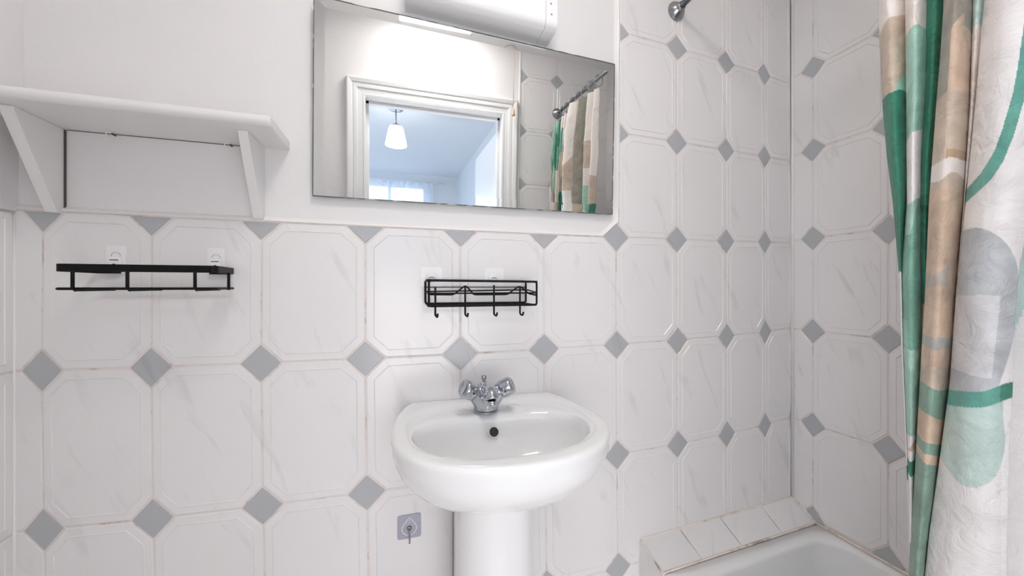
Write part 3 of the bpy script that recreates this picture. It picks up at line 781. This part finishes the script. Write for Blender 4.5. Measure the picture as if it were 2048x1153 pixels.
g.lathe([(0.0030, -0.003), (0.0045, -0.002), (0.0030, 0.0), (0.0058, 0.003), (0.0064, 0.007), (0.0050, 0.011), (0.0, 0.0125)], (TX - 0.001, TY + 0.016, TZ + 0.068), seg=20)
g.build('waste_lifter', M['steel'], tp)

# ------------------------------------------------------------------ bath, its tiled ledge and panel
BX_ = 1.368
def lz(x): return 0.437 + (x - 1.386) * 0.052      # the ledge rises a little towards the corner
def ly(x): return -0.1150 + (x - 1.36) * 0.062     # front edge of the ledge
ld = empty('bath_ledge', (1.66, 0, 0.43), 'narrow ledge of plain white square tiles along the wall end of the bath', 'ledge')
xs_ = [1.372, 1.508, 1.662, 1.832, 1.972]
g = MB()
zf = 0.4215
for a, b in zip(xs_, xs_[1:]):
    e = 0.0018
    q = [(a + e, -0.0030, lz(a)), (b - e, -0.0030, lz(b)), (b - e + (-0.02 if b < 1.9 else 0) * 0.6, ly(b) + 0.003, zf + 0.002), (a + e - 0.012, ly(a) + 0.003, zf + 0.002)]
    if a > 1.9: continue
    vs = q + [(x, y, z - 0.006) for x, y, z in q]
    g.add(vs, [(0, 1, 2, 3), (4, 5, 6, 7), (0, 1, 5, 4), (1, 2, 6, 5), (2, 3, 7, 6), (3, 0, 4, 7)])
o = g.build('ledge_tiles', M['tile'], ld, bevel=0.0012)
g = MB()
q = [(1.3765, -0.0012, lz(1.372) - 0.0012), (1.974, -0.0012, lz(1.972) - 0.0012), (1.974, ly(1.974) - 0.0005, zf + 0.0003), (1.3668, ly(1.36) - 0.0005, zf + 0.0003)]
vs = q + [(x, y, 0.40) for x, y, z in q]
g.add(vs, [(0, 1, 2, 3), (4, 5, 6, 7), (0, 1, 5, 4), (1, 2, 6, 5), (2, 3, 7, 6), (3, 0, 4, 7)])
g.build('ledge_bed', M['ledge_grout'], ld)
def seal(pts, r, mat, name, parent):
    P = []
    for (a, b) in zip(pts, pts[1:]):
        for i in range(12): P.append(Vector(a).lerp(Vector(b), i / 12))
    P.append(Vector(pts[-1]))
    rs = [r * (0.75 + 0.5 * random.random()) for _ in P]
    return MB().tube(P, rs, 8).build(name, mat, parent)
mcaulk = grout_material('stained_caulk', (0.80, 0.72, 0.66), (0.10, 0.06, 0.04))
seal([(1.369, -0.0015, lz(1.37) + 0.0006), (1.974, -0.0015, lz(1.974) + 0.0006)], 0.0034, mcaulk, 'sealant', ld)
seal([(1.9735, -0.002, lz(1.974)), (1.9735, ly(1.97), 0.424)], 0.0034, mcaulk, 'sealant', ld)
seal([(1.369, -0.002, lz(1.37)), (1.355, ly(1.36), 0.4225)], 0.0028, mcaulk, 'sealant', ld)
# end panel below the ledge
ep_ = MB()
ep_.add([(1.366, -0.001, 0), (1.366, -0.001, lz(1.368) - 0.001), (1.354, -0.118, 0.4215), (1.356, -0.118, 0.0), (1.376, -0.001, 0), (1.376, -0.001, lz(1.368) - 0.001), (1.364, -0.118, 0.4215), (1.366, -0.118, 0)],
        [(0, 1, 2, 3), (4, 5, 6, 7), (0, 1, 5, 4), (1, 2, 6, 5), (2, 3, 7, 6), (3, 0, 4, 7)])
tag(ep_.build('trim_8', M['tile']), kind='structure')
bp_ = MB().box((1.356, -1.022, 0.0), (1.368, -0.122, 0.4045))
bt = empty('bathtub', (1.66, -0.57, 0), 'white enamel bathtub behind the shower curtain in the right corner', 'bathtub')
# rim outline rectangle, inner opening rounded rectangle
RZ = 0.4205
ox0, ox1, oy0, oy1 = 1.3575, XR - 0.002, -1.024, ly(1.65) - 0.004
def outer_pt(i, n):
    pass
def rrect(x0, x1, y0, y1, r, n=64):
    """n points round a rounded rectangle, counter-clockwise, matched by angle"""
    cx, cy = (x0 + x1) / 2, (y0 + y1) / 2; hx, hy = (x1 - x0) / 2, (y1 - y0) / 2; out = []
    per = []
    for cxx, cyy, a0 in ((x1 - r, y1 - r, 0), (x0 + r, y1 - r, PI / 2), (x0 + r, y0 + r, PI), (x1 - r, y0 + r, 3 * PI / 2)):
        for i in range(n // 4):
            a = a0 + PI / 2 * i / (n // 4 - 1); per.append((cxx + r * math.cos(a), cyy + r * math.sin(a)))
    return per
def skew(row, z):
    out = []
    for x, y in row:
        f = max(0.0, min(1.0, (y - oy0) / (oy1 - oy0)))
        out.append((x, y + f * (ly(x) - ly(1.65)), z))
    return out
ix0, ix1, iy0, iy1 = 1.452, 1.946, -0.95, -0.150
rr_ = [skew(rrect(ox0, ox1, oy0, oy1, 0.004), 0.405), skew(rrect(ox0, ox1, oy0, oy1, 0.004), RZ - 0.004), skew(rrect(ox0 + 0.003, ox1 - 0.0005, oy0 + 0.003, oy1 - 0.001, 0.006), RZ),
       skew(rrect(ix0 - 0.012, ix1 + 0.010, iy0 - 0.012, iy1 + 0.012, 0.085), RZ)]
for i in range(1, 7):
    a = PI / 2 * i / 6; d_ = 0.012 * (1 - math.sin(a)) ; dz = 0.014 * (1 - math.cos(a))
    rr_.append(skew(rrect(ix0 - d_, ix1 + d_, iy0 - d_, iy1 + d_, 0.080), RZ - dz))
for t, z in ((0.10, 0.37), (0.25, 0.30), (0.45, 0.22), (0.62, 0.16), (0.80, 0.115), (0.95, 0.092)):
    d_ = 0.10 * t ** 1.1
    rr_.append(skew(rrect(ix0 + d_ * 0.7, ix1 - d_ * 0.7, iy0 + d_ * 1.2, iy1 - d_ * 1.2, 0.080 - 0.02 * t), z))
rr_.append(skew(rrect(ix0 + 0.12, ix1 - 0.12, iy0 + 0.18, iy1 - 0.18, 0.05), 0.086))
g = MB(); k = 64; vs = [p for r in rr_ for p in r]
g.add(vs, [(i * k + j, i * k + (j + 1) % k, (i + 1) * k + (j + 1) % k, (i + 1) * k + j) for i in range(len(rr_) - 1) for j in range(k)] + [tuple((len(rr_) - 1) * k + j for j in range(k))], 0, True)
tub = g.build('tub', M['enamel'], bt)
bp_.build('side_panel', M['tile'], bt)['label'] = 'white tiled side panel'
seal([(XR - 0.0025, ly(1.97), RZ + 0.002), (XR - 0.0025, -1.02, RZ + 0.002)], 0.0036, mcaulk, 'sealant', bt)
seal([(1.357, ly(1.36) - 0.002, RZ + 0.0012), (1.972, ly(1.972) - 0.002, RZ + 0.0016)], 0.0022, mcaulk, 'sealant', bt)

# ------------------------------------------------------------------ shower rail
RX, RZ_ = 1.496, 2.026
RXe, RZe = 1.530, 2.085
sr = empty('shower_rail', (RX, -0.5, RZ_), 'chrome shower rail fixed to the tiles with a round flange, carrying the curtain', 'shower rail')
def rail_at(y): t = y / YO; return Vector((RX + (RXe - RX) * t, y, RZ_ + (RZe - RZ_) * t))
MB().tube([rail_at(-0.006), rail_at(-0.5), rail_at(YO + 0.006)], 0.0098, 24).build('rail', M['steel'], sr)
pf = [(0.0290, 0.0), (0.0295, 0.002), (0.0285, 0.005), (0.0200, 0.014), (0.0155, 0.019), (0.0130, 0.021), (0.0130, 0.027), (0.0100, 0.028)]
MB().lathe(pf, rail_at(0) + Vector((0, -0.0003, 0)), (0, -1, 0), 40).build('flange', M['steel'], sr)
MB().lathe(pf, rail_at(YO) + Vector((0, 0.0003, 0)), (0, 1, 0), 40).build('flange', M['steel'], sr)

# ------------------------------------------------------------------ shower curtain: gathered cloth with a printed pattern
F, Y0, CXp, CYp, CZp = 760.0, 574.4, CAM[0], CAM[1], CAM[2]
sT, cT = math.sin(TH), math.cos(TH)
def bear(px, X):                              # plan position of a fold, given as bearing from the doorway and distance across
    a = (px - 1024.0) / F; dx, dy = sT + a * cT, cT - a * sT
    t = (X - CXp) / dx
    return (X, CYp + t * dy)
def tab(T, y):
    if y <= T[0][0]: return T[0][1]
    for (a, va), (b, vb) in zip(T, T[1:]):
        if y <= b: return va + (vb - va) * (y - a) / (b - a)
    return T[-1][1]
E0 = [(-300, 1752), (0, 1757), (200, 1766), (300, 1774), (400, 1786), (560, 1799), (700, 1803), (900, 1812), (1153, 1820), (1300, 1824)]
E1 = [(-300, 1806), (0, 1811), (200, 1813), (400, 1814), (480, 1808), (547, 1803), (700, 1805), (900, 1813), (1153, 1821), (1300, 1825)]
E2 = [(-300, 1856), (0, 1854), (200, 1850), (300, 1842), (400, 1840), (600, 1845), (700, 1844), (800, 1838), (900, 1833), (1000, 1828), (1153, 1821), (1300, 1816)]
E3 = [(-300, 1892), (0, 1887), (100, 1880), (200, 1872), (300, 1865), (400, 1858), (600, 1850), (700, 1844), (800, 1839), (900, 1834), (1000, 1829), (1153, 1820), (1300, 1814)]
E4 = [(-300, 1950), (0, 1947), (200, 1941), (400, 1928), (600, 1911), (780, 1899), (900, 1886), (1000, 1875), (1153, 1857), (1300, 1845)]
E4b = [(-300, 1978), (0, 1969), (60, 1962), (200, 1950), (300, 1940), (400, 1930), (600, 1913), (780, 1901), (900, 1888), (1153, 1859), (1300, 1847)]
E5 = [(-300, 2120), (0, 2110), (300, 2085), (484, 2048), (546, 2037), (640, 2029), (744, 2026), (795, 2024), (900, 2018), (1000, 2016), (1153, 2013), (1300, 2010)]
CREAM = (0.74, 0.67, 0.62); WHITE = (0.78, 0.74, 0.72); TAN = (0.50, 0.40, 0.31); TAUPE = (0.30, 0.27, 0.22); PEACH = (0.56, 0.41, 0.30)
DKG = (0.022, 0.175, 0.105); TEAL = (0.11, 0.33, 0.265); MINT = (0.33, 0.53, 0.43); MIDG = (0.17, 0.36, 0.275); SAGE = (0.19, 0.29, 0.225); GREY = (0.47, 0.48, 0.49); LGREY = (0.62, 0.61, 0.61); PALEM = (0.50, 0.61, 0.56)
def paint(strip, px, y, u):
    if strip == 0:
        if y < 38 - 18 * u ** 0.5: return CREAM
        if y < 177: return MINT if (u > 0.45 and y > 135 + (1 - u) * 80) else TAN
        if y < 545: return DKG
        return WHITE if y > 953 or y < 700 else (DKG if 925 < y else WHITE)
    if strip == 1:
        if y < -40: return TAN if y > -190 else CREAM
        if y < 52: return CREAM
        if y < 272 - 18 * u: return MINT if u < 0.55 + (200 - y) / 500 else (0.24, 0.45, 0.35)
        if y < 408 - 14 * u: return WHITE
        if y < 470: return MINT if u < 0.8 - (y - 400) / 150 else MIDG
        if y < 700: return MIDG if (y < 640 or u > 0.3) else (0.24, 0.45, 0.35)
        if y < 875: return MINT
        if y < 925: return TAN if (u > 1.1 - (y - 875) / 30 and y < 905) else WHITE
        if y < 955: return DKG
        return WHITE
    if strip == 2: return DKG if y < 608 else PEACH
    if strip == 3:
        if y < 185:
            if u > 0.32 and y > 50 - 60 * (u - 0.5) and not (u > 0.72 and y < 45 + 20 * u): return PEACH if y > 90 or u < 0.7 else TAN
            return TAUPE
        if y < 318: return TAN if y < 300 or u < 0.4 else (0.40, 0.28, 0.17)
        if y < 352 + 6 * math.sin(u * 7): return CREAM
        if y < 375: return TAN
        if y < 540 + 10 * math.sin(u * 6): return PEACH
        if y < 574: return (0.42, 0.37, 0.32) if u < 0.7 else PEACH
        if y < 676 + 4 * u: return PEACH
        if y < 703 - 6 * abs(u - 0.5): return (0.38, 0.37, 0.34)
        if y < 778 + 12 * u: return PEACH if y < 742 else TAN
        if y < 834 + 18 * u: return SAGE
        if y < 895 + 10 * u: return PEACH
        if y < 917 + 14 * u: return SAGE
        if y < 928 + 24 * u ** 0.6: return PEACH
        return SAGE
    if strip == 4: return PALEM if y < 62 else CREAM
    if strip == 5:
        # teal arc band sweeping down to the left
        if y < -60: return TAN if y > -300 + 60 * math.sin(u * 4) else CREAM
        A = [(70, 2048), (150, 2035), (200, 2025), (265, 2005), (300, 1990), (335, 1962), (360, 1932), (372, 1915)]
        B = [(200, 2052), (225, 2044), (280, 2028), (325, 2008), (355, 1983), (378, 1950), (392, 1928), (400, 1910)]
        if -200 < y < 400:
            lo = tab(A, y) if y > 70 else 2048 + (70 - y) * 0.1
            hi = tab(B, y) if y > 200 else 2075 + (200 - y) * 0.02
            if y < 372:
                if lo <= px <= hi: return TEAL
            elif px <= hi: return TEAL
        bt_ = 808 - 45 * ((px - 1892) / 134) ** 1.25 if px > 1892 else 808
        if 450 < y < bt_ and px < 2037:
            d = ((px - 1938) / 99) ** 2 + ((y - 562) / 112) ** 2
            lower = y >= 562 and px < 2037 - 33 * max(0, (y - 590) / 165) ** 1.7
            if (y < 562 and d < 1) or lower:
                if 592 < y < 760 and px < 2002 - 18 * ((y - 592) / 160): return LGREY
                return GREY
        if bt_ <= y < bt_ + 33: return TEAL if px < 2000 else (0.06, 0.24, 0.17)
        if y >= bt_ + 33:
            d = ((px - 1932) / 78) ** 2 + ((y - 880) / 114) ** 2
            if d < 1 or (y < 880 and px < 2006): return PALEM
        return WHITE if px < 2002 or y < 790 else (0.83, 0.80, 0.78)
    # pleats beyond the picture, seen only in the mirror
    q = int(u * 7) % 7
    T = {0: [(1.1, WHITE), (1.35, PALEM), (1.5, TEAL), (1.8, WHITE), (3, CREAM)], 1: [(1.3, TAN), (1.52, CREAM), (1.58, DKG), (1.86, TAN), (3, CREAM)],
         2: [(1.4, CREAM), (1.62, DKG), (1.80, TAN), (1.93, CREAM), (3, CREAM)], 3: [(1.2, GREY), (1.56, DKG), (1.76, TAN), (1.88, TEAL), (3, CREAM)],
         4: [(1.45, PEACH), (1.7, CREAM), (1.82, MIDG), (1.96, DKG), (3, MINT)], 5: [(1.5, CREAM), (1.6, TAUPE), (1.72, MINT), (1.9, DKG), (3, MINT)], 6: [(1.6, WHITE), (1.7, TAN), (1.76, TEAL), (3, MINT)]}[q]
    for lim, c in T:
        if y < lim: return c
    return CREAM
def zdep(px, X): return (X - CXp) / (sT + (px - 1024) / F * cT)
#  strip: (left edge, right edge, X at left silhouette, X at crest, X at right end, samples, extra px hidden on the right)
STR = [(E0, E1, 1.500, 1.478, 1.512, 40, 3), (E1, E2, 1.486, 1.466, 1.505, 40, 4), (E2, E3, 1.492, 1.486, 1.515, 24, 8), (E3, E4, 1.468, 1.440, 1.490, 52, 4), (E4, E4b, 1.474, 1.470, 1.480, 10, 1), (E4b, E5, 1.452, 1.425, 1.440, 90, 0)]
ztop, zbot, NR = 1.995, 0.452, 1150
verts, cols, ncol = [], [], None
rnd = random.Random(11)
ph = [rnd.random() * 6 for _ in range(12)]
def wrinkle(y, z):
    v = 0.0022 * math.sin(z * 17 + y * 11 + ph[0]) * math.sin(y * 23 - z * 9 + ph[1])
    v += 0.0014 * math.sin(z * 38 - y * 41 + ph[2]) * math.sin(y * 33 + z * 15 + ph[3])
    v += 0.0008 * math.sin(z * 71 + y * 57 + ph[4]) * math.sin(y * 40 - z * 44 + ph[5])
    return v
for j in range(NR + 1):
    z = ztop + (zbot - ztop) * j / NR
    pin = max(0.0, (z - 1.72) / 0.28); pin = min(1, pin) ** 1.5
    row = []; rc = []
    s_acc = 0
    for si, (Ea, Eb, Xa, Xc, Xb, ns, hid) in enumerate(STR):
        pm = 0.5 * (tab(Ea, 400) + tab(Eb, 400)); zd = zdep(pm, Xc)
        y = Y0 - F * (z - CZp) / zd
        pa, pb2 = tab(Ea, y), tab(Eb, y)
        if si == 5 and y < 484: pb2 = max(pb2, 2040)
        for i in range(ns):
            u = i / (ns - 1)
            px = pa + (pb2 + hid - pa) * u
            # rounded pleat: silhouette - crest - turning under
            if u < 0.35: X = Xa + (Xc - Xa) * math.sin(u / 0.35 * PI / 2)
            else: X = Xc + (Xb - Xc) * ((u - 0.35) / 0.65) ** 2
            if si == 5: X += 0.006 * math.sin(u * 5.2 + z * 1.3) * (1 - 0.5 * u)
            X += wrinkle(bear(px, X)[1] + si * 0.9, z) * (1.3 if si == 5 else 0.8)
            X = X + (RX - 0.002 - X) * 0.35 * pin
            row.append((*bear(px, X), z))
            yq = y + 1.6 * math.sin(u * 9 + z * 30)
            rc.append(paint(si, px, yq, min(1, max(0, (px - pa) / max(1e-3, pb2 - pa)))))
    # the cloth turns under and runs on in pleats to the rail's far end
    x0, y0_, _ = row[-1]
    NB = 170; yend = -0.955
    for i in range(1, NB + 1):
        u = i / NB
        yy = y0_ + (yend - y0_) * u
        amp = 0.036 * min(1, u * 5)
        X = (x0 + 0.045 * min(1, u * 9)) * (1 - min(1, u * 3)) + 1.497 * min(1, u * 3) + amp * math.sin(u * 7 * 2 * PI + 0.4)
        X += wrinkle(yy, z)
        X = X + (RX + 0.02 - X) * 0.25 * pin
        if u < 0.125: yy = y0_ + 0.016 * math.sin(PI * u / 0.125); X = x0 + 0.055 * (u / 0.125) ** 0.8
        yy += 0.007 * min(1, max(0, u - 0.125) * 9) * math.sin(u * 7 * 2 * PI * 1.0 + 1.9 + 1.2 * z) * min(1, u * 5) * min(1, (1 - u) * 5)
        row.append((X, yy, z)); rc.append(paint(9, 0, z + 0.05 * math.sin(u * 44 + 0.6) + 0.02 * math.sin(u * 97), u))
    ncol = len(row)
    verts += row; cols += rc
g = MB(); g.add(verts, [(j * ncol + i, j * ncol + i + 1, (j + 1) * ncol + i + 1, (j + 1) * ncol + i) for j in range(NR) for i in range(ncol - 1)], 0, True)
cm, nt, b, out = new_mat('printed_curtain_cloth')
at = nt.nodes.new('ShaderNodeVertexColor'); at.layer_name = 'print'
geo = nt.nodes.new('ShaderNodeNewGeometry')
n1 = nt.nodes.new('ShaderNodeTexNoise'); n1.inputs['Scale'].default_value = 22; n1.inputs['Detail'].default_value = 6; n1.inputs['Roughness'].default_value = 0.65; n1.inputs['Distortion'].default_value = 0.8
nt.links.new(geo.outputs['Position'], n1.inputs['Vector'])
rp = nt.nodes.new('ShaderNodeMapRange'); rp.inputs[1].default_value = 0.3; rp.inputs[2].default_value = 0.7; rp.inputs[3].default_value = 0.78; rp.inputs[4].default_value = 1.2
nt.links.new(n1.outputs['Fac'], rp.inputs[0])
# the watercolour mottling is stronger in the coloured shapes than in the plain cloth
hs = nt.nodes.new('ShaderNodeSeparateColor'); hs.mode = 'HSV'; nt.links.new(at.outputs['Color'], hs.inputs[0])
sv = nt.nodes.new('ShaderNodeMapRange'); sv.inputs[1].default_value = 0.55; sv.inputs[2].default_value = 0.75; sv.inputs[3].default_value = 1.0; sv.inputs[4].default_value = 0.12
nt.links.new(hs.outputs[2], sv.inputs[0])
ml = nt.nodes.new('ShaderNodeMix'); ml.data_type = 'FLOAT'; ml.inputs[2].default_value = 1.0
nt.links.new(sv.outputs[0], ml.inputs[0]); nt.links.new(rp.outputs[0], ml.inputs[3])
vm = nt.nodes.new('ShaderNodeVectorMath'); vm.operation = 'SCALE'
nt.links.new(at.outputs['Color'], vm.inputs[0]); nt.links.new(ml.outputs[0], vm.inputs[3])
nt.links.new(vm.outputs[0], b.inputs['Base Color'])
b.inputs['Roughness'].default_value = 0.55; b.inputs['Sheen Weight'].default_value = 0.1
n2 = nt.nodes.new('ShaderNodeTexNoise'); n2.inputs['Scale'].default_value = 30; n2.inputs['Detail'].default_value = 3; n2.inputs['Distortion'].default_value = 1.2
mpp = nt.nodes.new('ShaderNodeMapping'); mpp.inputs['Rotation'].default_value = (0.5, 0.3, 0.2); mpp.inputs['Scale'].default_value = (1, 1, 1.6)
nt.links.new(geo.outputs['Position'], mpp.inputs[0]); nt.links.new(mpp.outputs[0], n2.inputs['Vector'])
bmp = nt.nodes.new('ShaderNodeBump'); bmp.inputs['Strength'].default_value = 0.6; bmp.inputs['Distance'].default_value = 0.004
vo = nt.nodes.new('ShaderNodeTexVoronoi'); vo.feature = 'SMOOTH_F1'; vo.inputs['Scale'].default_value = 17; vo.inputs['Smoothness'].default_value = 0.35
nd = nt.nodes.new('ShaderNodeMix'); nd.data_type = 'VECTOR'; nd.inputs[0].default_value = 0.12
nt.links.new(mpp.outputs[0], nd.inputs[4]); nt.links.new(n1.outputs['Color'], nd.inputs[5]); nt.links.new(nd.outputs[1], vo.inputs['Vector'])
hm = nt.nodes.new('ShaderNodeMath'); hm.operation = 'MULTIPLY_ADD'; hm.inputs[1].default_value = 1.6
nt.links.new(vo.outputs['Distance'], hm.inputs[0]); nt.links.new(n2.outputs['Fac'], hm.inputs[2])
nt.links.new(hm.outputs[0], bmp.inputs['Height']); nt.links.new(bmp.outputs['Normal'], b.inputs['Normal'])
cu = g.build('shower_curtain', cm, recalc=False)
ca = cu.data.color_attributes.new('print', 'FLOAT_COLOR', 'POINT')
flat = []
for c in cols: flat += [c[0], c[1], c[2], 1.0]
ca.data.foreach_set('color', flat)
so = cu.modifiers.new('thickness', 'SOLIDIFY'); so.thickness = 0.0006; so.offset = 0
tag(cu, 'shower curtain printed with green, tan and grey shapes hanging at the side of the bath', 'shower curtain')
# rings on the rail
def ring_at(y, lab):
    o = rail_at(y); e = empty('curtain_ring', o, lab, 'curtain ring', 'chrome rings along the shower rail')
    g = MB(); g.tube([(o.x + 0.019 * math.cos(a), o.y + 0.002 * math.sin(a), o.z - 0.012 + 0.024 * math.sin(a)) for a in [2 * PI * i / 24 for i in range(24)]], 0.0016, 8, True)
    g.build('ring', M['chrome'], e)
for y, lab in ((-0.545, 'first chrome ring on the rail at the curtain edge nearest the basin wall'), (-0.61, 'second chrome curtain ring on the rail from the basin wall'), (-0.68, 'third chrome curtain ring on the rail from the basin wall'),
               (-0.75, 'middle chrome curtain ring of the seven on the shower rail'), (-0.82, 'third chrome curtain ring on the rail from the door wall'), (-0.89, 'second chrome curtain ring on the rail from the door wall'),
               (-0.94, 'last chrome curtain ring on the rail beside the flange at the door wall')): ring_at(y, lab)
